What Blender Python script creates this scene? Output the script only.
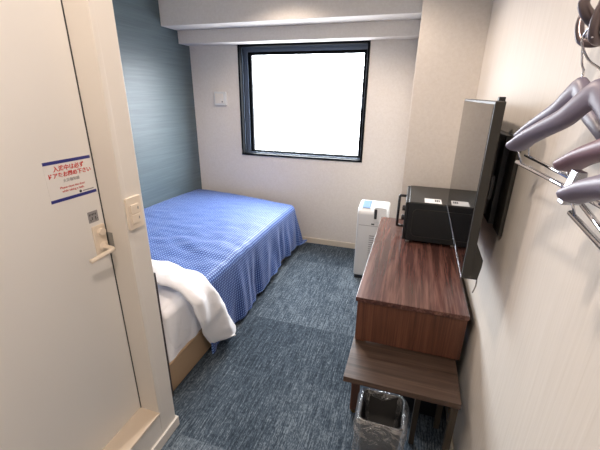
import bpy, bmesh, math, random
from mathutils import Vector, Matrix, noise
random.seed(4)
S = bpy.context.scene
C = S.collection
for o in list(bpy.data.objects): bpy.data.objects.remove(o)

# ------------------------------------------------------------- camera
YAW, PITCH, ROLL, FPX = 0.307619674, 0.357706202, 0.0122600418, 349.4316
CAM = Vector((0, 0, 1.55))
f = Vector((-math.sin(YAW)*math.cos(PITCH), math.cos(YAW)*math.cos(PITCH), -math.sin(PITCH)))
r0 = Vector((math.cos(YAW), math.sin(YAW), 0)); u0 = r0.cross(f)
cr, sr = math.cos(ROLL), math.sin(ROLL)
r = cr*r0 + sr*u0; u = -sr*r0 + cr*u0
cd = bpy.data.cameras.new('camera'); cam = bpy.data.objects.new('camera', cd); C.objects.link(cam)
cam.matrix_world = Matrix(((r.x, u.x, -f.x, CAM.x), (r.y, u.y, -f.y, CAM.y), (r.z, u.z, -f.z, CAM.z), (0, 0, 0, 1)))
cd.sensor_width = 36; cd.lens = FPX*36/600; cd.clip_start = 0.02
S.camera = cam

# ------------------------------------------------------------- world, lights, exposure
S.view_settings.view_transform = 'Standard'; S.view_settings.look = 'None'
S.view_settings.gamma = 1; S.view_settings.use_curve_mapping = False
S.view_settings.exposure = 0.62
W = bpy.data.worlds.new('sky'); S.world = W; W.use_nodes = True
bg = W.node_tree.nodes['Background']; bg.inputs[1].default_value = 25
_t = W.node_tree.nodes.new('ShaderNodeTexCoord'); _s = W.node_tree.nodes.new('ShaderNodeSeparateXYZ'); _r = W.node_tree.nodes.new('ShaderNodeValToRGB')
W.node_tree.links.new(_t.outputs['Generated'], _s.inputs[0]); W.node_tree.links.new(_s.outputs[2], _r.inputs[0]); W.node_tree.links.new(_r.outputs[0], bg.inputs[0])
_r.color_ramp.elements[0].position = -.0; _r.color_ramp.elements[0].color = (.24, .25, .27, 1)      # pale buildings and ground below the horizon
_r.color_ramp.elements[1].position = .12; _r.color_ramp.elements[1].color = (.88, .94, 1.0, 1)
pl = bpy.data.lights.new('window_daylight', 'AREA'); pl.shape = 'RECTANGLE'; pl.size = 1.24; pl.size_y = 1.04
pl.cycles.is_portal = True
po = bpy.data.objects.new('window_daylight', pl); C.objects.link(po)
po.location = (-1.12, 3.62, 1.47); po.rotation_euler = (-math.pi/2, 0, 0)
LAMPS = [(-0.72, 2.05, 2.40, 38, 150), (-0.30, 0.25, 2.40, 30, 158), (-1.07, 2.62, 2.40, 10, 141)]
for (lx, ly, lz, pw, ang) in LAMPS:
    sl = bpy.data.lights.new('downlight_lamp', 'SPOT'); sl.energy = pw; sl.color = (1.0, 0.83, 0.70)
    sl.spot_size = math.radians(ang); sl.spot_blend = 0.35; sl.shadow_soft_size = 0.045
    so = bpy.data.objects.new('downlight_lamp', sl); C.objects.link(so); so.location = (lx, ly, lz-0.03)

# ------------------------------------------------------------- materials
def lin(c): return tuple((v/255/12.92 if v/255 <= .04045 else ((v/255+.055)/1.055)**2.4) for v in c)+(1,)
class M:
    def __init__(s, name, col=(200, 200, 200), rough=.5, metal=0., spec=.5, **kw):
        s.m = bpy.data.materials.new(name); s.m.use_nodes = True; s.nt = s.m.node_tree
        s.b = s.nt.nodes['Principled BSDF']
        s.b.inputs['Base Color'].default_value = lin(col); s.b.inputs['Roughness'].default_value = rough
        s.b.inputs['Metallic'].default_value = metal; s.b.inputs['Specular IOR Level'].default_value = spec
        for k, v in kw.items(): s.b.inputs[k.replace('_', ' ')].default_value = v
    def n(s, t, **kw):
        nd = s.nt.nodes.new(t)
        for k, v in kw.items():
            if k.startswith('i_'): nd.inputs[k[2:].replace('_', ' ')].default_value = v
            else: setattr(nd, k, v)
        return nd
    def l(s, a, b): s.nt.links.new(a, b)
    def coord(s, scale=(1, 1, 1), rot=(0, 0, 0), kind='Object'):
        t = s.n('ShaderNodeTexCoord'); mp = s.n('ShaderNodeMapping'); s.l(t.outputs[kind], mp.inputs[0])
        mp.inputs['Scale'].default_value = scale; mp.inputs['Rotation'].default_value = rot
        return mp.outputs[0]
    def noise(s, vec, scale=5, detail=3, rough=.5, dist=0):
        nd = s.n('ShaderNodeTexNoise'); s.l(vec, nd.inputs['Vector'])
        nd.inputs['Scale'].default_value = scale; nd.inputs['Detail'].default_value = detail
        nd.inputs['Roughness'].default_value = rough; nd.inputs['Distortion'].default_value = dist
        return nd.outputs['Fac']
    def ramp(s, fac, stops):
        nd = s.n('ShaderNodeValToRGB'); s.l(fac, nd.inputs[0]); e = nd.color_ramp.elements
        while len(e) < len(stops): e.new(.5)
        for k, (p, c) in enumerate(stops): e[k].position = p; e[k].color = lin(c)
        return nd.outputs[0]
    def mix(s, fac, a, b, mode='MIX'):
        nd = s.n('ShaderNodeMix', data_type='RGBA', blend_type=mode)
        for i, v in ((0, fac), (6, a), (7, b)):
            if hasattr(v, 'is_linked'): s.l(v, nd.inputs[i])
            else: nd.inputs[i].default_value = v
        return nd.outputs[2]
    def math(s, op, a, b=0.):
        nd = s.n('ShaderNodeMath', operation=op)
        for i, v in ((0, a), (1, b)):
            if hasattr(v, 'is_linked'): s.l(v, nd.inputs[i])
            else: nd.inputs[i].default_value = v
        return nd.outputs[0]
    def col(s, out): s.l(out, s.b.inputs['Base Color']); return s
    def bump(s, h, strength=.2, dist=.002):
        nd = s.n('ShaderNodeBump'); nd.inputs['Strength'].default_value = strength; nd.inputs['Distance'].default_value = dist
        s.l(h, nd.inputs['Height']); s.l(nd.outputs[0], s.b.inputs['Normal']); return s

def wallpaper(name, c1, c2, scale, rough=.6, b=.25):
    m = M(name, c1, rough); v = m.coord(scale); n1 = m.noise(v, 1, 4, .6)
    m.col(m.ramp(n1, [(.3, c1), (.7, c2)])); m.bump(n1, b, .002); return m.m
m_wall = wallpaper('cream_wallpaper', (214, 207, 199), (222, 216, 209), (60, 60, 60))
m_rwall = wallpaper('striped_wallpaper', (212, 205, 196), (220, 214, 206), (90, 90, 2.5))
m_accent = M('blue_grey_wallpaper', (96, 118, 130), .42, spec=.55)
v = m_accent.coord((1.5, 1.5, 60)); n1 = m_accent.noise(v, 1, 5, .65)
v2 = m_accent.coord((4, 4, 240)); n2 = m_accent.noise(v2, 1, 2)
m_accent.col(m_accent.ramp(m_accent.math('ADD', m_accent.math('MULTIPLY', n1, .6), m_accent.math('MULTIPLY', n2, .4)), [(.30, (66, 79, 84)), (.70, (90, 104, 109))]))
m_accent.bump(n1, .3, .002); m_accent = m_accent.m
m_ceil = wallpaper('ceiling_paper', (225, 222, 216), (230, 227, 222), (80, 80, 80))
m_door = M('door_paint', (232, 230, 227), .38).m
m_frame = M('cream_frame_paint', (224, 218, 210), .42).m
m_sill = M('threshold_paint', (224, 208, 188), .5).m
m_base = M('cream_baseboard', (206, 196, 180), .5).m

mc = M('carpet_tiles', (60, 75, 90), .95, spec=.15)
v = mc.coord(); 
bt = mc.n('ShaderNodeTexBrick', offset=0., squash=1.); mc.l(v, bt.inputs['Vector'])
bt.inputs['Scale'].default_value = 1; bt.inputs['Brick Width'].default_value = .5; bt.inputs['Row Height'].default_value = .5
bt.inputs['Mortar Size'].default_value = .0; bt.inputs['Color1'].default_value = (0, 0, 0, 1); bt.inputs['Color2'].default_value = (1, 1, 1, 1)
tile = mc.n('ShaderNodeSeparateColor'); mc.l(bt.outputs[0], tile.inputs[0])
s1 = mc.noise(mc.coord((130, 8, 1)), 1, 4, .75); s2 = mc.noise(mc.coord((240, 55, 1)), 1, 3, .75); s3 = mc.noise(mc.coord((3, 2, 1)), 1, 3)
s4 = mc.noise(mc.coord((30, 60, 1)), 1, 4, .7)
a = mc.math('ADD', mc.math('MULTIPLY', s1, .42), mc.math('MULTIPLY', s2, .34))
a = mc.math('ADD', a, mc.math('MULTIPLY', s4, .14))
a = mc.math('ADD', a, mc.math('MULTIPLY', s3, .10)); a = mc.math('ADD', a, mc.math('MULTIPLY', tile.outputs[0], .062))
mc.col(mc.ramp(a, [(.40, (28, 35, 43)), (.52, (62, 73, 84)), (.66, (138, 149, 158))])); mc.bump(s2, .5, .004)
m_carpet = mc.m

def wood(name, stops, axis='y', dens=26, rough=.3, spec=.5):
    m = M(name, stops[0][1], rough, spec=spec)
    sc = {'y': (dens, 1.3, dens), 'x': (1.3, dens, dens), 'z': (dens, dens, 1.3)}[axis]
    n1 = m.noise(m.coord(sc), 1, 5, .62, .4); n2 = m.noise(m.coord(tuple(4*q for q in sc)), 1, 2, .6)
    f_ = m.math('ADD', m.math('MULTIPLY', n1, .75), m.math('MULTIPLY', n2, .25))
    m.col(m.ramp(f_, stops)); m.bump(n2, .08, .001); return m.m
RW = [(.34, (46, 29, 28)), (.5, (86, 56, 50)), (.66, (128, 92, 82))]
m_desk = wood('red_walnut', RW, 'y', 30, .22, spec=.65); m_deskf = wood('red_walnut_upright', [(.30, (58, 35, 28)), (.5, (92, 58, 44)), (.70, (122, 80, 62))], 'z', 55, .35)
m_bench = wood('dark_walnut', [(.34, (54, 42, 36)), (.5, (76, 60, 51)), (.66, (96, 78, 67))], 'x', 30, .42)
m_leg = wood('brown_wood', [(.34, (70, 44, 32)), (.66, (98, 62, 42))], 'z', 30, .4)
m_bleg = M('dark_olive_metal', (66, 58, 48), .45).m
m_hang = M('mauve_lacquered_wood', (116, 110, 128), .42, spec=.6).m
m_hang2 = M('plum_lacquered_wood', (120, 94, 104), .42, spec=.6).m
m_head = M('dark_headboard', (56, 42, 42), .5).m
m_tan = M('tan_upholstery', (172, 146, 118), .85, spec=.2); m_tan.bump(m_tan.noise(m_tan.coord((400, 400, 400)), 1, 2), .4, .002); m_tan = m_tan.m
ms = M('white_linen', (243, 242, 244), .85, spec=.2, Sheen_Weight=.2); ms.bump(ms.noise(ms.coord((18, 18, 18)), 1, 4, .6), .35, .012); m_sheet = ms.m

mb = M('blue_checked_cover', (48, 84, 158), .6, spec=.35, Sheen_Weight=.15)
uvn = mb.n('ShaderNodeUVMap'); sp = mb.n('ShaderNodeSeparateXYZ'); mb.l(uvn.outputs[0], sp.inputs[0])
pu = mb.math('SINE', mb.math('MULTIPLY', sp.outputs[0], 2*math.pi/.019)); pv = mb.math('SINE', mb.math('MULTIPLY', sp.outputs[1], 2*math.pi/.019))
rowm = mb.math('GREATER_THAN', pu, -.15); dotm = mb.math('GREATER_THAN', pv, -.1)
dots = mb.math('MULTIPLY', rowm, dotm)
c_ = mb.mix(dots, lin((24, 58, 134)), lin((122, 154, 208)))
c_ = mb.mix(mb.math('MULTIPLY', mb.math('LESS_THAN', pu, -.75), .5), c_, lin((26, 54, 120)))
mb.col(c_); mb.bump(mb.noise(mb.coord((14, 14, 14)), 1, 4, .6), .3, .01); m_blue = mb.m

m_black = M('black_plastic', (22, 23, 25), .4).m
m_tvside = M('dark_brown_plastic', (44, 42, 38), .42).m
m_mw = M('black_enamel', (44, 44, 42), .38).m; m_mw_side = M('black_panel', (20, 26, 30), .42).m
m_screen = M('glossy_screen', (6, 6, 8), .025, spec=.9).m
m_steel = M('brushed_aluminium', (190, 195, 205), .25, 1.).m
m_chrome = M('chrome', (215, 215, 220), .08, 1.).m
m_bronze = M('dark_pewter', (112, 102, 104), .28, .8).m
m_white = M('white_plastic', (216, 217, 216), .35).m
m_cream = M('cream_plastic', (232, 218, 200), .4).m
m_grey = M('grey_plate', (150, 148, 144), .4).m
m_dark = M('dark_slot', (50, 52, 56), .5).m
m_bluegl = M('blue_grey_display', (120, 150, 185), .15).m
m_winfr = M('dark_blue_aluminium', (4, 6, 10), .6, spec=.1).m
m_winlt = M('pale_track', (90, 102, 120), .35, .2).m
m_label = M('white_paper', (232, 230, 228), .6).m
m_blueprint = M('navy_print', (48, 52, 132), .6).m; m_red = M('red_print', (200, 52, 44), .6).m
m_greyp = M('grey_print', (150, 148, 150), .6).m
m_brass = M('brass', (190, 150, 80), .3, 1.).m

def glassy(name, tint, gl, rough):
    m = bpy.data.materials.new(name); m.use_nodes = True; nt = m.node_tree; nt.nodes.remove(nt.nodes['Principled BSDF'])
    t = nt.nodes.new('ShaderNodeBsdfTransparent'); t.inputs[0].default_value = tint
    g = nt.nodes.new('ShaderNodeBsdfGlossy'); g.inputs['Roughness'].default_value = rough
    mx = nt.nodes.new('ShaderNodeMixShader'); mx.inputs[0].default_value = gl
    nt.links.new(t.outputs[0], mx.inputs[1]); nt.links.new(g.outputs[0], mx.inputs[2])
    nt.links.new(mx.outputs[0], nt.nodes['Material Output'].inputs[0]); return m, mx
m_glass, _ = glassy('window_glass', (1, 1, 1, 1), .05, .0)
m_bag, mx = glassy('clear_plastic_film', (.9, .91, .93, 1), .2, .2)
nt = m_bag.node_tree
bn = nt.nodes.new('ShaderNodeTexNoise'); bn.inputs['Scale'].default_value = 13; bn.inputs['Detail'].default_value = 3; bn.inputs['Distortion'].default_value = 1.2
tc = nt.nodes.new('ShaderNodeTexCoord'); nt.links.new(tc.outputs['Object'], bn.inputs[0])
bu = nt.nodes.new('ShaderNodeBump'); bu.inputs['Strength'].default_value = .9; bu.inputs['Distance'].default_value = .05
nt.links.new(bn.outputs[0], bu.inputs['Height'])
for nd in nt.nodes:
    if nd.type == 'BSDF_GLOSSY': nt.links.new(bu.outputs[0], nd.inputs['Normal']); mx.inputs[0].default_value = .27
fl_ = nt.nodes.new('ShaderNodeBsdfDiffuse'); fl_.inputs[0].default_value = (.85, .87, .9, 1); m2_ = nt.nodes.new('ShaderNodeMixShader')
m2_.inputs[0].default_value = .11; nt.links.new(mx.outputs[0], m2_.inputs[1]); nt.links.new(fl_.outputs[0], m2_.inputs[2]); nt.links.new(m2_.outputs[0], nt.nodes['Material Output'].inputs[0])
em = bpy.data.materials.new('lit_diffuser'); em.use_nodes = True
em.node_tree.nodes['Principled BSDF'].inputs['Emission Color'].default_value = (1, .78, .55, 1)
em.node_tree.nodes['Principled BSDF'].inputs['Emission Strength'].default_value = 6

# ------------------------------------------------------------- mesh helpers (world coordinates)
def build(name, bm, mat, parent=None, smooth=False, bevel=0, segs=2, sub=0, solid=0, recalc=True):
    if recalc: bmesh.ops.recalc_face_normals(bm, faces=bm.faces)
    if parent:
        off = parent.location; bmesh.ops.translate(bm, verts=bm.verts, vec=-off)
        if parent.parent is not None: pass
    me = bpy.data.meshes.new(name); bm.to_mesh(me); bm.free(); me.materials.append(mat)
    if smooth:
        for p in me.polygons: p.use_smooth = True
    o = bpy.data.objects.new(name, me); C.objects.link(o)
    if parent: o.parent = parent
    if solid:
        md = o.modifiers.new('thickness', 'SOLIDIFY'); md.thickness = solid; md.offset = -1
    if bevel:
        md = o.modifiers.new('bevel', 'BEVEL'); md.width = bevel; md.segments = segs; md.limit_method = 'ANGLE'
        for p in me.polygons: p.use_smooth = True
        wn = o.modifiers.new('wn', 'WEIGHTED_NORMAL')
    if sub:
        md = o.modifiers.new('sub', 'SUBSURF'); md.levels = sub; md.render_levels = sub
    return o
def rebase(o):
    """put a single-mesh thing's origin at its own base"""
    me = o.data; xs = [v.co for v in me.vertices]
    c = Vector(((min(p.x for p in xs)+max(p.x for p in xs))/2, (min(p.y for p in xs)+max(p.y for p in xs))/2, min(p.z for p in xs)))
    me.transform(Matrix.Translation(-c)); o.location = c; return o
def box(bm, x0, x1, y0, y1, z0, z1, rot=None):
    vs = [bm.verts.new((x, y, z)) for x in (x0, x1) for y in (y0, y1) for z in (z0, z1)]
    for q in ((0, 1, 3, 2), (4, 6, 7, 5), (0, 4, 5, 1), (2, 3, 7, 6), (0, 2, 6, 4), (1, 5, 7, 3)):
        bm.faces.new([vs[i] for i in q])
    if rot:
        piv, ax, ang = rot; bmesh.ops.rotate(bm, verts=vs, cent=piv, matrix=Matrix.Rotation(ang, 3, ax))
    return vs
def boxo(name, x0, x1, y0, y1, z0, z1, mat, parent=None, bevel=0, **k):
    bm = bmesh.new(); box(bm, x0, x1, y0, y1, z0, z1); return build(name, bm, mat, parent, bevel=bevel, **k)
def prism(bm, pts, axis, a0, a1):
    """pts in the two remaining axes, extruded along axis"""
    def mk(p, a):
        return {'x': (a, p[0], p[1]), 'y': (p[0], a, p[1]), 'z': (p[0], p[1], a)}[axis]
    A = [bm.verts.new(mk(p, a0)) for p in pts]; B = [bm.verts.new(mk(p, a1)) for p in pts]
    n = len(pts); bm.faces.new(A); bm.faces.new(B[::-1])
    for i in range(n): bm.faces.new((A[i], B[i], B[(i+1) % n], A[(i+1) % n]))
def tube(bm, pts, rad, n=12, cap=True, radii=None, flat=None):
    pts = [Vector(p) for p in pts]; rings = []; up = None
    for i, p in enumerate(pts):
        d = (pts[min(i+1, len(pts)-1)]-pts[max(i-1, 0)]).normalized()
        if up is None: up = Vector((0, 0, 1)) if abs(d.z) < .9 else Vector((1, 0, 0))
        s = d.cross(up).normalized(); t = s.cross(d).normalized(); up = t
        rr = radii[i] if radii else rad
        fa, fb = (flat[i] if flat else (1, 1))
        rings.append([bm.verts.new(p+rr*(fa*math.cos(2*math.pi*k/n)*s+fb*math.sin(2*math.pi*k/n)*t)) for k in range(n)])
    for a, b in zip(rings, rings[1:]):
        for k in range(n): bm.faces.new((a[k], a[(k+1) % n], b[(k+1) % n], b[k]))
    if cap: bm.faces.new(rings[0][::-1]); bm.faces.new(rings[-1])
def smoothpts(pts, k=6):
    P = [Vector(p) for p in pts]; out = []
    for i in range(len(P)-1):
        p0, p1, p2, p3 = P[max(i-1, 0)], P[i], P[i+1], P[min(i+2, len(P)-1)]
        for j in range(k):
            t = j/k; out.append(.5*((2*p1)+(p2-p0)*t+(2*p0-5*p1+4*p2-p3)*t*t+(3*p1-p0-3*p2+p3)*t**3))
    out.append(P[-1]); return out
def grid(bm, F, nu, nv, uv=None):
    V = [[bm.verts.new(F(i/nu, j/nv)) for j in range(nv+1)] for i in range(nu+1)]
    lay = bm.loops.layers.uv.new('UVMap') if uv else None
    for i in range(nu):
        for j in range(nv):
            fc = bm.faces.new((V[i][j], V[i+1][j], V[i+1][j+1], V[i][j+1]))
            if uv:
                for lp, (a, b) in zip(fc.loops, ((i, j), (i+1, j), (i+1, j+1), (i, j+1))): lp[lay].uv = uv(a/nu, b/nv)
def disc(bm, c, rad, h, axis='z', n=32, r2=None):
    R = {'z': Matrix.Identity(3), 'x': Matrix.Rotation(math.pi/2, 3, 'Y'), 'y': Matrix.Rotation(-math.pi/2, 3, 'X')}[axis]
    g = bmesh.ops.create_cone(bm, cap_ends=True, segments=n, radius1=rad, radius2=rad if r2 is None else r2, depth=h)
    bmesh.ops.rotate(bm, verts=g['verts'], cent=(0, 0, 0), matrix=R); bmesh.ops.translate(bm, verts=g['verts'], vec=Vector(c))
def tag(o, label=None, cat=None, group=None):
    if label: o['label'] = label
    if cat: o['category'] = cat
    if group: o['group'] = group
    return o
def thing(name, label, cat, loc, group=None):
    o = bpy.data.objects.new(name, None); o.empty_display_size = .05; C.objects.link(o); o.location = loc
    return tag(o, label, cat, group)
def sub(o, child_of):
    """make o (built at world coordinates) a sub-part of a part"""
    o.data.transform(Matrix.Translation(-child_of.parent.location)) if child_of.parent else None
    o.parent = child_of; return o
def struct(o): o['kind'] = 'structure'; return o
def rrect(w, h, rad, n=5, cx=0, cy=0):
    P = []
    for (sx, sy, a0) in ((1, 1, 0), (-1, 1, 90), (-1, -1, 180), (1, -1, 270)):
        for k in range(n+1):
            a = math.radians(a0+90*k/n); P.append((cx+sx*(w/2-rad)+rad*math.cos(a), cy+sy*(h/2-rad)+rad*math.sin(a)))
    return P

# ------------------------------------------------------------- room
XL, XR, YB, YF, ZC = -2.315, 0.333, 3.46, -1.2, 2.44     # accent wall, right wall, window wall, entrance wall, ceiling
XP, YP = -0.05, 2.54                                     # pillar
XB, YC = -0.96, 1.037                                    # bathroom wall face and its far corner
T = .12
struct(boxo('floor', XL-T, XR+T, YF-T, YB+T, -.06, 0, m_carpet))
struct(boxo('ceiling', XL-T, XR+T, YF-T, YB+T, ZC, ZC+.08, m_ceil))
struct(boxo('wall_left', XL-T, XL, YC-.1, YB+T, 0, ZC, m_accent))
struct(boxo('wall_right', XR, XR+T, YF-T, YB+T, 0, ZC, m_rwall))
struct(boxo('wall_front', XB, XR, YF-T, YF, 0, ZC, m_wall))
WX0, WX1, WZ0, WZ1 = -1.765, -.468, .93, 2.0
bm = bmesh.new(); WT = .2
box(bm, XL, WX0, YB, YB+WT, 0, ZC); box(bm, WX1, XR, YB, YB+WT, 0, ZC)
box(bm, WX0, WX1, YB, YB+WT, 0, WZ0); box(bm, WX0, WX1, YB, YB+WT, WZ1, ZC)
struct(build('wall_back', bm, m_wall))
struct(boxo('wall_pillar', XP, XR, YP, YB, 0, ZC, m_wall, bevel=.002))
struct(boxo('trim_1', XL, XP, 3.04, YB, 2.115, ZC, m_wall, bevel=.004))      # deep beam
struct(boxo('trim_2', XL, XP, 3.28, YB, 2.0, 2.115, m_wall, bevel=.004))     # lower beam
# bathroom wall with the door opening
DY0, DY1, DZ0, DZ1, XD = .10, .94, .19, 2.08, -1.055
bm = bmesh.new()
box(bm, XB-.12, XB, DY1, YC, 0, ZC); box(bm, XB-.12, XB, YF, DY0, 0, ZC)
box(bm, XB-.12, XB, DY0, DY1, DZ1, ZC); box(bm, XB-.12, XB, DY0, DY1, 0, DZ0-.012)
struct(build('wall_bathroom', bm, m_frame, bevel=.003))
struct(boxo('wall_partition', XL, XB-.12, YC-.1, YC, 0, ZC, m_wall))
struct(boxo('trim_3', XB-.118, XB+.006, DY0, DY1, DZ0-.012, DZ0, m_sill, bevel=.002))   # threshold
bm = bmesh.new(); box(bm, XB-.1, XB+.004, DY1-.004, DY1+.018, DZ0, DZ1+.02); box(bm, XB-.1, XB+.004, DY0-.018, DY0+.004, DZ0, DZ1+.02)
struct(build('trim_4', bm, m_frame, bevel=.002))
# baseboards
bh = .06
struct(boxo('baseboard_back', XL, XP, YB-.01, YB, 0, bh, m_base, bevel=.002))
struct(boxo('baseboard_right', XR-.01, XR, YF, YP, 0, bh, m_base, bevel=.002))
struct(boxo('baseboard_pillar', XP-.01, XP, YP, YB-.01, 0, bh, m_base, bevel=.002))
bm = bmesh.new(); box(bm, XB, XB+.01, YF, YC+.01, 0, .055); box(bm, XB-.15, XB, YC, YC+.01, 0, .055)
struct(build('baseboard_bathroom', bm, m_frame, bevel=.002))

# door
door = struct(boxo('door_1', XD-.035, XD, DY0+.004, DY1-.006, DZ0+.004, DZ1-.004, m_door, bevel=.002))
lx = XD
bm = bmesh.new(); box(bm, XD-.03, XD+.0025, DY1-.0068, DY1-.0035, DZ0+.002, DZ1-.003)
o = build('seal', bm, m_dark); o.parent = door
bm = bmesh.new(); box(bm, lx-.001, lx+.007, .875, .927, .975, 1.10); sp_ = build('handle_plate', bm, m_cream, bevel=.003); sp_.parent = door
bm = bmesh.new(); disc(bm, (lx+.012, .905, 1.075), .014, .014, 'x'); o = build('lock_knob', bm, m_cream, bevel=.002); o.parent = door
bm = bmesh.new()
tube(bm, smoothpts([(lx+.004, .905, 1.015), (lx+.03, .905, 1.015), (lx+.052, .900, 1.015), (lx+.058, .885, 1.014), (lx+.056, .85, 1.011), (lx+.052, .805, 1.006)], 6), .009, 12,
     radii=None, flat=[(1.0, .85)]*31)
disc(bm, (lx+.006, .905, 1.015), .017, .012, 'x')
o = build('lever', bm, m_cream, smooth=True); o.parent = door; o['label'] = 'cream lever handle'
bm = bmesh.new(); box(bm, lx-.01, lx+.003, DY1-.012, DY1-.0055, 1.0, 1.06); o = build('latch', bm, m_dark); o.parent = door
bm = bmesh.new(); box(bm, XD+.004, XD+.026, DY1-.006, DY1-.0035, .99, 1.06); o = struct(build('trim_5', bm, m_grey))
plate = tag(rebase(boxo('indicator_plate', lx, lx+.0015, .872, .912, 1.115, 1.155, m_greyp)), 'small square grey plate stuck on the door above the cream lever', 'plate')
bm = bmesh.new()
for k in range(5):
    box(bm, lx+.0014, lx+.002, .878+.007*k, .881+.007*k, 1.121+.003*(k % 3), 1.127+.004*((k*2) % 4))
    box(bm, lx+.0014, lx+.002, .877+.006*k, .880+.006*k, 1.140+.002*(k % 2), 1.147)
o = build('print', bm, m_dark); o.data.transform(Matrix.Translation(-plate.location)); o.parent = plate

# sticker with writing on the door
sy0, sy1, sz0, sz1 = .757, .926, 1.219, 1.348
stick = tag(rebase(boxo('door_sticker', lx, lx+.0008, sy0, sy1, sz0, sz1, m_label)), 'white notice with navy bars and red writing on the white bathroom door', 'sign')
def onst(bm, name, mat):
    o = build(name, bm, mat); o.data.transform(Matrix.Translation(-stick.location)); o.parent = stick; return o
bm = bmesh.new(); box(bm, lx+.0007, lx+.0013, sy0, sy1, sz1-.010, sz1); onst(bm, 'navy_bar', m_blueprint)
bm = bmesh.new(); box(bm, lx+.0007, lx+.0013, sy0, sy1, sz0, sz0+.010); onst(bm, 'navy_bar', m_blueprint)
def text(s, size, y, z, mat, name='lettering', bold=0.0):
    cu = bpy.data.curves.new('t', 'FONT'); cu.body = s; cu.size = size; cu.align_x = 'CENTER'; cu.extrude = .0003; cu.offset = bold
    to = bpy.data.objects.new('t', cu); C.objects.link(to); bpy.context.view_layer.update()
    me = bpy.data.meshes.new_from_object(to.evaluated_get(bpy.context.evaluated_depsgraph_get())); bpy.data.objects.remove(to)
    me.transform(Matrix(((0, 0, 1, lx+.0012), (1, 0, 0, y), (0, 1, 0, z), (0, 0, 0, 1))))
    me.materials.clear(); me.materials.append(mat); me.transform(Matrix.Translation(-stick.location))
    o = bpy.data.objects.new(name, me); C.objects.link(o); o.parent = stick; return o
yc = (sy0+sy1)/2
text('入浴中は必ず', .0185, yc, sz1-.032, m_red, bold=.0004); text('ドアをお閉め下さい', .0175, yc, sz1-.052, m_red, bold=.0004)
text('火災報知器', .012, yc, sz1-.070, m_greyp)
text('Please close the door', .0105, yc, sz1-.090, m_red); text('while taking a bath.', .0105, yc, sz1-.102, m_red)
bm = bmesh.new(); disc(bm, (lx+.001, sy0+.108, sz0+.0165), .0045, .001, 'x', 16); onst(bm, 'logo_mark', m_dark)
bm = bmesh.new(); box(bm, lx+.0007, lx+.0012, sy0+.117, sy0+.16, sz0+.0145, sz0+.018); onst(bm, 'logo_line', m_greyp)

# switch and thermostat
sw = thing('light_switch', 'cream rectangular switch beside the bathroom door', 'switch', (XB, .982, 1.075))
bm = bmesh.new(); prism(bm, rrect(.072, .122, .006, 4, .980, 1.134), 'x', XB, XB+.010); build('plate', bm, m_cream, sw, bevel=.002)
for z in (1.150, 1.112):
    bm = bmesh.new(); prism(bm, rrect(.040, .034, .002, 2, .980, z), 'x', XB+.009, XB+.013); build('rocker', bm, m_cream, sw, bevel=.001)
    bm = bmesh.new(); box(bm, XB+.0125, XB+.0138, .992, .996, z-.004, z+.006); build('marker', bm, m_greyp, sw)
th = thing('thermostat', 'small white square control box on the wall left of the window', 'thermostat', (-1.99, YB, 1.43))
bm = bmesh.new(); prism(bm, rrect(.14, .135, .008, 4, -1.985, 1.50), 'y', YB-.022, YB); build('case', bm, m_white, th, bevel=.003)
bm = bmesh.new(); prism(bm, rrect(.095, .095, .004, 4, -1.995, 1.50), 'y', YB-.026, YB-.021); build('cover', bm, m_frame, th, bevel=.001)
boxo('marker', -1.965, -1.955, YB-.0275, YB-.0255, 1.462, 1.475, m_dark, th)

# window
win = bpy.data.objects.new('window_1', None); C.objects.link(win); win.location = (-1.1165, YB, WZ0); struct(win)
def ring(bm, x0, x1, z0, z1, w, y0, y1):
    ws = w if isinstance(w, tuple) else (w, w, w, w)   # left right bottom top
    box(bm, x0, x0+ws[0], y0, y1, z0, z1); box(bm, x1-ws[1], x1, y0, y1, z0, z1)
    box(bm, x0+ws[0], x1-ws[1], y0, y1, z0, z0+ws[2]); box(bm, x0+ws[0], x1-ws[1], y0, y1, z1-ws[3], z1)
bm = bmesh.new(); ring(bm, WX0, WX1, WZ0, WZ1, .020, YB-.012, YB+.16); build('frame', bm, m_winfr, win, bevel=.002)
bm = bmesh.new(); ring(bm, WX0+.020, WX1-.020, WZ0+.020, WZ1-.020, .008, YB+.035, YB+.040); build('track', bm, m_winlt, win)
bm = bmesh.new(); ring(bm, WX0+.020, WX1-.020, WZ0+.020, WZ1-.020, (.045, .008, .008, .040), YB+.075, YB+.082); build('track', bm, m_winlt, win)
bm = bmesh.new(); ring(bm, WX0+.020, WX1-.020, WZ0+.020, WZ1-.020, (.042, .012, .012, .037), YB+.08, YB+.12); build('inner_stop', bm, m_winfr, win, bevel=.002)
bm = bmesh.new(); ring(bm, WX0+.062, WX1-.032, WZ0+.032, WZ1-.057, (.034, .030, .012, .030), YB+.095, YB+.13); build('sash', bm, m_winfr, win, bevel=.002)
bm = bmesh.new(); box(bm, WX0+.09, WX1-.06, YB+.108, YB+.112, WZ0+.04, WZ1-.08); build('pane', bm, m_glass, win)
bm = bmesh.new(); box(bm, WX1-.058, WX1-.044, YB+.07, YB+.095, 1.43, 1.53); box(bm, WX1-.056, WX1-.046, YB+.05, YB+.07, 1.41, 1.47); build('latch', bm, m_winlt, win, bevel=.002)

# downlights
for i, (lx_, ly_, lz_, pw, ang) in enumerate(LAMPS):
    t = thing('downlight', ['round ceiling downlight over the middle of the room', 'round ceiling downlight over the entrance beside the bathroom door', 'round ceiling downlight just in front of the beam above the window'][i], 'ceiling light', (lx_, ly_, ZC))
    bm = bmesh.new(); tube(bm, [(lx_, ly_, ZC-.004), (lx_, ly_, ZC+.0)], .07, 32); build('trim_ring', bm, m_white, t)
    bm = bmesh.new(); disc(bm, (lx_, ly_, ZC-.006), .05, .004); build('diffuser', bm, em, t)

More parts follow.
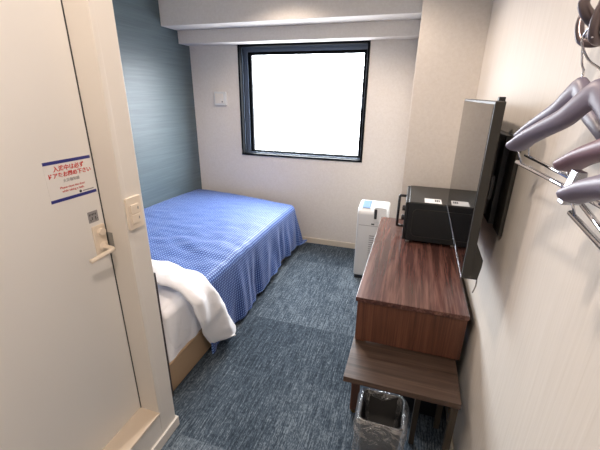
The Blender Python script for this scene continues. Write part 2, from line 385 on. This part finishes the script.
# ------------------------------------------------------------- bed
bed = thing('bed', 'low bed with tan upholstered base and thin dark headboard against the bathroom partition', 'bed', (-1.7, 2.2, 0))
BX1 = -1.105
boxo('base', XL+.02, BX1+.008, 1.19, 3.02, .012, .20, m_tan, bed, bevel=.008)
boxo('mattress', XL+.02, BX1, 1.215, 3.10, .202, .49, m_sheet, bed, bevel=.04, segs=4)
boxo('headboard', XL+.015, -1.088, 1.15, 1.188, .0, .755, m_head, bed, bevel=.003)

def nz(x, y, z, s): return noise.noise(Vector((x*s, y*s, z*s)))
# fitted sheet over the head half of the mattress
def sheetF(a, b):
    y = 1.206+b*.60; W_ = 1.17; L = W_+.375; s = a*L
    rr = .05
    if s < W_-rr: x = XL+.02+s; z = .503
    elif s < W_-rr+rr*math.pi/2: t = (s-(W_-rr))/rr; x = XL+.02+W_-rr+rr*math.sin(t); z = .503-rr*(1-math.cos(t))
    else: d = s-(W_-rr+rr*math.pi/2); x = XL+.02+W_+.012*d/.3; z = .503-rr-d
    e = max(0, 1-(y-1.206)/.05)
    z -= .035*e*e if z > .3 else 0
    zz = max(z, .118+.010*math.sin(y*23)); w = nz(x, y, z, 9)*.012+nz(x, y, z, 22)*.006
    hang = max(0, min(1, (.5-z)/.1)); x += hang*(.012+.012*nz(0, y, z*.3, 12)+.004*w); zz += (1-hang)*max(0, w)*.5
    return (x, y, max(zz, .105))
bm = bmesh.new(); grid(bm, sheetF, 90, 50)
tag(build('fitted_sheet', bm, m_sheet, smooth=True, solid=.004), 'white fitted sheet covering the head end of the mattress', 'sheet')

# pillow
def pil(name, cx, cy, cz, wx, wy, h, lab):
    bm = bmesh.new()
    def F(sgn):
        def G(a, b):
            p, q = 2*a-1, 2*b-1
            e = (1-abs(p)**2.6)*(1-abs(q)**2.6); t = max(e, 0)**.5
            k = 1-.06*(abs(p)*abs(q))
            return (cx+p*wx/2*k*(1+.03*abs(q)**3), cy+q*wy/2*k, cz+sgn*h/2*t+nz(p, q, sgn, 3)*.006*t)
        return G
    grid(bm, F(1), 30, 20); grid(bm, F(-1), 30, 20); bmesh.ops.remove_doubles(bm, verts=bm.verts, dist=.0005)
    return tag(rebase(build(name, bm, m_sheet, smooth=True)), lab, 'pillow')
pil('pillow', -1.58, 1.30, .562, .66, .19, .11, 'white pillow at the head of the bed, mostly hidden by the bathroom corner')

# cloth surfaces that fall over the bedside
def fall(d, rr=.055):
    """arc length past the edge start -> (out, down)"""
    if d <= 0: return d, 0
    if d < rr*math.pi/2: t = d/rr; return rr*math.sin(t), rr*(1-math.cos(t))
    return rr, rr+d-rr*math.pi/2
SX0, SX1 = XL+.012, -1.065           # top of the spread in x
TOPZ = .528
def spread(a, b):
    W_ = SX1-SX0; H = .47
    s = a*(W_+H)
    y0 = 1.50; ylen = 3.42-y0
    tt = b*(ylen+H)
    du = s-(W_-.055); dv = tt-(ylen-.055-.19*min(1, s/W_)**1.3)
    topz = TOPZ+.016*math.cos((min(s, W_)/W_-.1)*2.6)-.022*max(0, (tt-1.0)/.8)**2
    return s, tt, du, dv, topz, y0, ylen, W_
def spreadF(a, b):
    s, tt, du, dv, topz, y0, ylen, W_ = spread(a, b)
    if du <= 0 and dv <= 0:
        x, y, z = SX0+s, y0+tt, topz
    elif du > 0 and dv <= 0:
        o_, d_ = fall(du); x = SX1-.055+o_; y = y0+tt; z = topz-d_
        k = max(0, d_-.05)
        x += k*.055+(.009*math.sin(y*17+1.9*math.sin(y*5))+.006*math.sin(y*41+2*math.sin(y*9))+.02*nz(y*1.4, 0, z*.5, 6))*min(1, k/.2)
    elif dv > 0 and du <= 0:
        o_, d_ = fall(dv); x = SX0+s; ye = y0+tt-dv; y = ye+o_; z = topz-d_
        y += max(0, d_-.05)*.06+.007*math.sin(x*24)*min(1, d_/.2)
    else:
        rr_ = max(du, dv); ph = math.atan2(dv, du); o_, d_ = fall(rr_); k = max(0, d_-.05)
        e = o_+k*(.06+.22*math.sin(2*ph)**2)+.012*math.sin(ph*9)*min(1, k/.25)
        cx_ = SX1-.055; cy_ = y0+tt-dv
        x = cx_+e*math.cos(ph); y = cy_+e*math.sin(ph); z = topz-d_
    low = .03+.05*max(0, min(1, (y-1.9)/.8))+.008*math.sin(y*5)
    if z < low: z = low
    if z > topz-.05:
        w = nz(x*.7, y*2.2, 1.7, 3.2); w2 = nz(x, y*1.6, 4.1, 8)
        fall_ = max(0, 1-abs(y-1.95)/.75)
        z += .016*fall_*abs(w)**.8*(1 if w > 0 else .2)+.007*w2*(.4+fall_)
    y = min(y, YB-.018)
    return (max(x, SX0), y, z)
bm = bmesh.new(); grid(bm, spreadF, 190, 200, lambda a, b: (a*1.68, b*2.3))
tag(build('bedspread', bm, m_blue, smooth=True, solid=.006), 'blue checked bedspread with pale dots covering the foot of the bed', 'bedspread')

def duvetF(a, b):
    W_ = SX1-SX0; s = a*(W_+.455); du = s-(W_-.06); o_, d_ = fall(du, .06)
    # far and near borders vary along the way
    k = max(0, min(1, (s-(W_-.30))/.30)); dn = max(0, d_-.04)
    yfar = 1.61-.06*k+.52*dn; ynear = 1.40-.05*k+.12*dn+.7*dn*dn
    prof = math.sin(math.pi*b)**.45
    y = ynear+(yfar-ynear)*b
    x = SX0+s if du <= 0 else SX1-.06+o_; z = TOPZ+.014-d_
    th_ = .012+.040*prof
    if du <= 0: z += th_; 
    else:
        t = min(1, d_/.06); z += th_*(1-t); x += (th_+.012)*t+.06*max(0, d_-.05)*(.4+.6*b)
        x += .013*math.sin(b*7+d_*9)*t
    wv = nz(x, y, z, 7)*.014+nz(x, y, z, 17)*.006
    return (max(x+(wv if du > 0 else 0), SX0), y, max(z+(wv if du <= 0 else 0), .05+.06*(1-b)))
bm = bmesh.new(); grid(bm, duvetF, 110, 30)
tag(build('duvet', bm, m_sheet, smooth=True, solid=.012), 'white folded duvet edge between the bedspread and the pillow', 'duvet')

# ------------------------------------------------------------- desk
DX0, DX1, DYF, DYB, DZT = -.168, .303, 1.372, 2.537, .702
desk = thing('desk', 'long reddish walnut desk along the right wall under the television', 'desk', (.07, 1.95, 0))
boxo('desktop', DX0, DX1, DYF, DYB, DZT-.022, DZT, m_desk, desk, bevel=.002)
boxo('end_panel', DX0+.008, DX1-.004, DYF+.010, DYF+.028, .468, DZT-.022, m_deskf, desk, bevel=.001)
boxo('end_panel', DX0+.008, DX1-.004, DYB-.03, DYB-.010, .06, DZT-.022, m_deskf, desk, bevel=.001)
boxo('side_apron', DX0+.008, DX0+.026, DYF+.028, DYB-.03, .55, DZT-.022, m_deskf, desk, bevel=.001)
boxo('underside_panel', DX0+.026, DX1-.004, DYF+.028, DYB-.03, .55, .562, m_leg, desk)
for (x0, y0) in ((DX0+.010, DYF+.012),):
    lg = boxo('leg', x0, x0+.042, y0, y0+.042, .02, .50, m_leg, desk, bevel=.002)
    bm = bmesh.new(); disc(bm, (x0+.021, y0+.021, .010), .016, .020); sub(build('foot', bm, m_brass), lg)
for (x0, y0) in ((DX0+.010, DYB-.055), (DX1-.05, DYB-.055)):
    boxo('leg', x0, x0+.042, y0-.0, y0+.024, .0, .06, m_leg, desk)

# bench stool half under the desk
bench = thing('luggage_bench', 'low dark walnut luggage bench pushed against the end of the desk', 'bench', (.06, 1.3, 0))
HB = .462
boxo('bench_top', -.166, .286, 1.137, 1.46, HB-.026, HB, m_bench, bench, bevel=.002)
boxo('leg', .257, .282, 1.150, 1.175, 0, HB-.026, m_bleg, bench, bevel=.001)
boxo('leg', .140, .163, 1.30, 1.323, 0, HB-.026, m_bleg, bench, bevel=.001)
boxo('leg', .257, .282, 1.425, 1.45, 0, HB-.026, m_bleg, bench, bevel=.001)
boxo('leg', -.162, -.137, 1.425, 1.45, 0, HB-.026, m_bleg, bench, bevel=.001)
boxo('rail', .263, .277, 1.175, 1.425, .30, .33, m_bleg, bench)

blk = thing('block', 'black box-shaped cabinet added to fill the darkness under the desk behind the bench', 'block', (.18, 1.75, 0))  # black block put in for the darkness under the desk
boxo('body', .085, .283, 1.50, 2.0, .01, .49, m_black, blk, bevel=.004)
boxo('door', .088, .280, 1.472, 1.498, .02, .485, m_black, blk, bevel=.003)
# waste bin with bag
binx, biny = .004, 1.195
wb = thing('waste_bin', 'black waste bin lined with a clear plastic bag under the bench', 'bin', (binx, biny, 0))
bm = bmesh.new()
def rr_ring(bm, w, d, z, rad=.02, wob=0, seed=0):
    out = []
    for i, (px, py) in enumerate(rrect(w, d, rad, 6, 0, 0)):
        q = 1+wob*nz(px*1.0, py*1.0, z+seed, 26); out.append(bm.verts.new((binx+px*q, biny+py*q, z)))
    return out
def skin(bm, rings, close=None):
    for A, B in zip(rings, rings[1:]):
        n = len(A)
        for k in range(n): bm.faces.new((A[k], A[(k+1) % n], B[(k+1) % n], B[k]))
R_ = [rr_ring(bm, .145, .145, .003), rr_ring(bm, .178, .170, .275), rr_ring(bm, .182, .174, .283), rr_ring(bm, .172, .164, .283), rr_ring(bm, .139, .139, .012)]
bm.faces.new(R_[0][::-1]); skin(bm, R_); bm.faces.new(R_[-1])
build('bucket', bm, m_black, wb, smooth=True, recalc=True)
bm = bmesh.new(); R_ = []
for (w, d, z, wob) in ((.140, .140, .02, .05), (.165, .158, .20, .03), (.17, .164, .286, .01), (.186, .178, .290, .02), (.206, .194, .275, .10), (.216, .205, .24, .16), (.214, .204, .20, .22), (.208, .20, .16, .24), (.204, .196, .12, .26), (.198, .19, .10, .28)):
    out = []
    for (px, py) in rrect(w, d, .024, 9, 0, 0):
        a = math.atan2(py, px); q = 1+wob*(.5*noise.noise(Vector((3*math.cos(a), 3*math.sin(a), z*22)))+.25*math.sin(a*13+z*30))
        out.append(bm.verts.new((binx+px*q, biny+py*q, z)))
    R_.append(out)
skin(bm, R_); build('bag', bm, m_bag, wb, smooth=True)['label'] = 'clear plastic bag'

# ------------------------------------------------------------- microwave (faces the window side of the desk, door to the left)
mw = thing('microwave', 'black microwave oven standing at the far end of the desk', 'microwave', (.15, 2.3, DZT))
mz0, mz1, my0, my1, mx0, mx1 = .716, .962, 2.095, 2.515, .0, .322
boxo('body', mx0+.012, mx1, my0, my1, mz0, mz1, m_mw, mw, bevel=.004)
boxo('door', mx0-.006, mx0+.012, my0+.092, my1-.002, mz0+.004, mz1-.004, m_mw_side, mw, bevel=.003)
boxo('control_panel', mx0-.006, mx0+.012, my0, my0+.09, mz0+.004, mz1-.004, m_mw_side, mw, bevel=.003)
boxo('side_panel', mx0+.014, mx1-.002, my0-.004, my0+.002, mz0+.004, mz1-.006, m_mw_side, mw, bevel=.002)
bm = bmesh.new(); P0 = rrect(.25, .175, .03, 6, .165, .835); P1 = rrect(.242, .167, .027, 6, .165, .835)
A = [bm.verts.new((p[0], my0-.004, p[1])) for p in P0]; A2 = [bm.verts.new((p[0], my0-.009, p[1])) for p in P0]
B2 = [bm.verts.new((p[0], my0-.009, p[1])) for p in P1]; B = [bm.verts.new((p[0], my0-.004, p[1])) for p in P1]
skin(bm, [A, A2, B2, B]); build('embossed_rim', bm, m_mw, mw)
hy = my0+.17
bm = bmesh.new(); tube(bm, [(mx0-.002, hy, mz1-.012), (mx0-.045, hy, mz1-.012), (mx0-.047, hy, mz1-.014), (mx0-.047, hy, mz0+.032), (mx0-.045, hy, mz0+.03), (mx0-.002, hy, mz0+.03)], .0085, 10); h_ = build('handle', bm, m_black, mw, smooth=True)
for z in (.905, .845):
    bm = bmesh.new(); disc(bm, (mx0-.014, my0+.05, z), .017, .018, 'x', 20); build('knob', bm, m_black, mw, bevel=.002)
for (x, y) in ((.03, my0+.025), (.29, my0+.025), (.03, my1-.025), (.29, my1-.025)):
    bm = bmesh.new(); disc(bm, (x, y, .709), .011, .0145); build('foot', bm, m_grey, mw)
o = tag(rebase(boxo('paper_label', .100, .195, my0+.008, my0+.105, mz1+.0002, mz1+.0012, m_label)), 'white paper notice lying on top of the microwave', 'label')
bm = bmesh.new()
for k in range(3): box(bm, .158+.010*k, .165+.010*k, my0+.045, my0+.085, mz1+.001, mz1+.0016)
o2 = build('print', bm, m_dark); o2.data.transform(Matrix.Translation(-o.location)); o2.parent = o

# ------------------------------------------------------------- television on its wall arm
tv = thing('television', 'flat black television on the right wall above the desk', 'television', (.24, 1.65, .956))
ty0, ty1, tz0, tz1 = 1.20, 2.098, .956, 1.538
def shear(bm):
    for v in bm.verts: v.co.x += (v.co.y-ty0)*.0133
bm = bmesh.new(); box(bm, .211, .240, ty0, ty1, tz0, tz1); shear(bm); build('housing', bm, m_tvside, tv, bevel=.003)
bm = bmesh.new(); box(bm, .2095, .2115, ty0+.009, ty1-.009, tz0+.014, tz1-.009); shear(bm); build('screen', bm, m_screen, tv)
bm = bmesh.new(); box(bm, .2085, .2115, ty0+.002, ty1-.002, tz0+.001, tz0+.013); shear(bm); build('lower_bezel', bm, m_steel, tv)
bm = bmesh.new(); prism(bm, [(.238, tz0), (.262, tz0), (.268, tz0+.05), (.268, tz0+.075), (.238, tz0+.135)], 'y', ty0+.001, ty1-.05); shear(bm); build('rear_bulge', bm, m_tvside, tv, bevel=.002)
bm = bmesh.new(); tube(bm, smoothpts([(.262, 1.215, .965), (.264, 1.213, .93), (.258, 1.212, .90)], 5), .0025, 8); build('cable', bm, m_grey, tv, smooth=True)
br = thing('television_bracket', 'black wall bracket holding the television', 'bracket', (.32, 1.6, 1.1))
bm = bmesh.new(); box(bm, .300, XR-.001, 1.40, 1.90, 1.10, 1.425); build('wall_plate', bm, m_black, br, bevel=.003)
boxo('shade_plate', .318, XR-.001, 1.300, 1.398, 1.09, 1.405, m_tvside, br, bevel=.003)  # dark plate standing in for the shadow strip on the wall
bm = bmesh.new(); box(bm, .272, .300, 1.45, 1.80, 1.12, 1.40); build('arm', bm, m_black, br, bevel=.003)
for y, zt in ((1.33, 1.550), (1.95, 1.50)):
    bm = bmesh.new(); box(bm, .242 if y < 1.5 else .255, .262 if y < 1.5 else .27, y, y+.025, 1.10, zt); build('rail', bm, m_black, br, bevel=.002)
bm = bmesh.new(); box(bm, .262, .272, 1.30, 1.96, 1.22, 1.30); build('crossbar', bm, m_black, br)

# ------------------------------------------------------------- air purifier
ap = thing('air_purifier', 'white air purifier standing on the floor behind the desk', 'air purifier', (-.25, 2.9, 0))
ax0, ax1, ay0, ay1, ah = -.388, -.135, 2.82, 3.05, .655
boxo('foot_base', ax0+.01, ax1-.01, ay0+.01, ay1-.01, 0, .03, m_dark, ap)
bm = bmesh.new(); prism(bm, [(ay0, .03), (ay1, .03), (ay1, ah+.02), (ay1-.06, ah+.03), (ay0+.03, ah), (ay0, ah-.03)], 'x', ax0, ax1); build('casing', bm, m_white, ap, bevel=.018, segs=4)
bm = bmesh.new(); prism(bm, [(ay0+.034, ah+.001), (ay1-.07, ah+.028), (ay1-.07, ah+.034), (ay0+.034, ah+.006)], 'x', ax0+.03, ax0+.10); build('display', bm, m_bluegl, ap, bevel=.003)
bm = bmesh.new(); prism(bm, rrect(.105, .13, .02, 5, -.2, .62), 'y', ay0-.012, ay0+.06); build('filter_door', bm, m_white, ap, bevel=.004)
bm = bmesh.new(); prism(bm, rrect(.022, .085, .008, 4, -.235, .625), 'y', ay0-.014, ay0-.011); build('grip_slot', bm, m_dark, ap)
bm = bmesh.new(); box(bm, ax0+.02, ax1-.02, ay0-.001, ay0+.003, .512, .516); build('seam', bm, m_greyp, ap)
bm = bmesh.new(); box(bm, -.265, -.240, ay0-.002, ay0+.002, .525, .537); build('marker', bm, m_dark, ap)
bm = bmesh.new()
for k in range(14): box(bm, -.275, -.23, ay0-.002, ay0+.002, .16+.02*k, .168+.02*k)
build('vent', bm, m_greyp, ap)

# ------------------------------------------------------------- coat hooks and hangers
def hook(loc, lab):
    x, y, z = loc; t = thing('coat_hook', lab, 'hook', loc, None)
    bm = bmesh.new(); prism(bm, rrect(.075, .05, .015, 5, y, z), 'x', XR-.010, XR-.0005); build('plate', bm, m_bronze, t, bevel=.002)
    for s in (1, -1):
        pts = smoothpts([(XR-.008, y, z), (XR-.03, y+s*.012, z-.012), (XR-.048, y+s*.026, z-.006), (XR-.054, y+s*.036, z+.022), (XR-.050, y+s*.040, z+.052)], 6)
        bm = bmesh.new(); n = len(pts); tube(bm, pts, .01, 12, radii=[.012-.006*i/(n-1) for i in range(n)]); build('prong', bm, m_bronze, t, smooth=True)
    bm = bmesh.new(); pts = smoothpts([(XR-.008, y, z+.01), (XR-.045, y-.005, z+.02), (XR-.07, y-.01, z+.045), (XR-.065, y-.012, z+.068)], 6); n = len(pts)
    tube(bm, pts, .012, 12, radii=[.014-.007*i/(n-1) for i in range(n)]); build('upper_prong', bm, m_bronze, t, smooth=True)
    return t
hook((XR-.005, .865, 1.662), 'dark metal coat hook on the right wall, farther from the camera and holding two hangers')
hook((XR-.005, .545, 1.665), 'dark metal coat hook on the right wall nearest the camera')

def hanger(neck, tip, top, mat, lab, bar=None, clip=None, group=None, wide=.024):
    neck, tip, top = Vector(neck), Vector(tip), Vector(top)
    t = thing('coat_hanger', lab, 'hanger', neck)
    d = tip-neck; other = Vector((neck.x-d.x, neck.y-d.y, tip.z))
    bm = bmesh.new()
    def arm(e):
        dd = e-neck; P = []
        for k, (q, rise) in enumerate(((0, 0), (.12, .002), (.3, -.004), (.55, .0), (.8, .003), (.97, .0), (1, 0))):
            p = neck+dd*q; p.z = neck.z+(e.z-neck.z)*(q**.95)+rise; P.append(p)
        return P
    full = smoothpts(arm(other)[::-1]+arm(tip)[1:], 5); n = len(full)
    fl = []
    for i in range(n):
        q = abs(2*i/(n-1)-1)
        w = .0105+(wide-.0105)*min(1, q*1.15)**1.2; hgt = .021-.0095*q
        if q > .93: w *= max(.35, 1-(q-.93)*7); hgt *= max(.35, 1-(q-.93)*7)
        fl.append((w, hgt))
    tube(bm, full, 1, 14, flat=fl)
    build('shoulders', bm, mat, t, smooth=True)
    bm = bmesh.new(); v_ = top-neck
    hp = [neck+Vector((0, 0, .010)), neck+Vector((0, 0, .028)), neck+v_*.55+Vector((0, .004, 0)), top+Vector((0, .008, -.006)), top+Vector((0, .0, .012)), top+Vector((0, -.022, .016)), top+Vector((0, -.036, -.004))]
    tube(bm, smoothpts(hp, 6), .0021, 8); build('hook', bm, m_chrome, t, smooth=True)
    if bar:
        a, b = Vector(bar[0]), Vector(bar[1]); ar = Vector((a.x, a.y, 0))
        bm = bmesh.new(); tube(bm, [a, b], .0042, 12)
        build('bar', bm, m_chrome, t, smooth=True)
        for q in (.06, .94):
            bm = bmesh.new(); p = a.lerp(b, q); 
            # wire up to the wooden arm above
            f_ = min(1, abs(p.y-neck.y)/abs(tip.y-neck.y)); tz = neck.z+(tip.z-neck.z)*f_-.006
            sx = neck.x+d.x*f_*(1 if (p.y-neck.y)*d.y > 0 else -1)
            tube(bm, [p, (sx, p.y, tz)], .0018, 8)
            build('wire', bm, m_chrome, t, smooth=True)
        for q in (clip or ()):
            p = a.lerp(b, q); bm = bmesh.new()
            prism(bm, [(p.x-.012, p.z+.034), (p.x+.002, p.z+.034), (p.x+.006, p.z-.016), (p.x-.020, p.z-.018)], 'y', p.y-.012, p.y+.010)
            cl = build('clip', bm, m_steel, t, bevel=.002)
            bm = bmesh.new(); tube(bm, [(p.x-.006, p.y-.014, p.z-.002), (p.x-.006, p.y+.014, p.z-.002)], .007, 12); build('spring', bm, m_chrome, t, smooth=True)
    return t
hanger((.272, .800, 1.565), (.250, .990, 1.462), (.287, .873, 1.650), m_hang, 'lilac coat hanger behind another, its wire hook showing on the wall hook', bar=((.262, .985, 1.418), (.285, .62, 1.412)))
hanger((.243, .645, 1.556), (.203, .836, 1.456), (.282, .868, 1.655), m_hang, 'largest coat hanger in front, its arm reaching toward the television', bar=((.214, .855, 1.420), (.262, .455, 1.412)), clip=(.60,))
hanger((.262, .485, 1.535), (.245, .680, 1.447), (.280, .51, 1.665), m_hang2, 'plum coat hanger in the middle, below the largest one', bar=((.262, .700, 1.405), (.266, .40, 1.345)))
hanger((.225, .370, 1.500), (.218, .556, 1.426), (.278, .50, 1.660), m_hang, 'lowest grey lilac coat hanger with its tip above the chrome clip', bar=((.230, .585, 1.392), (.235, .28, 1.36)))
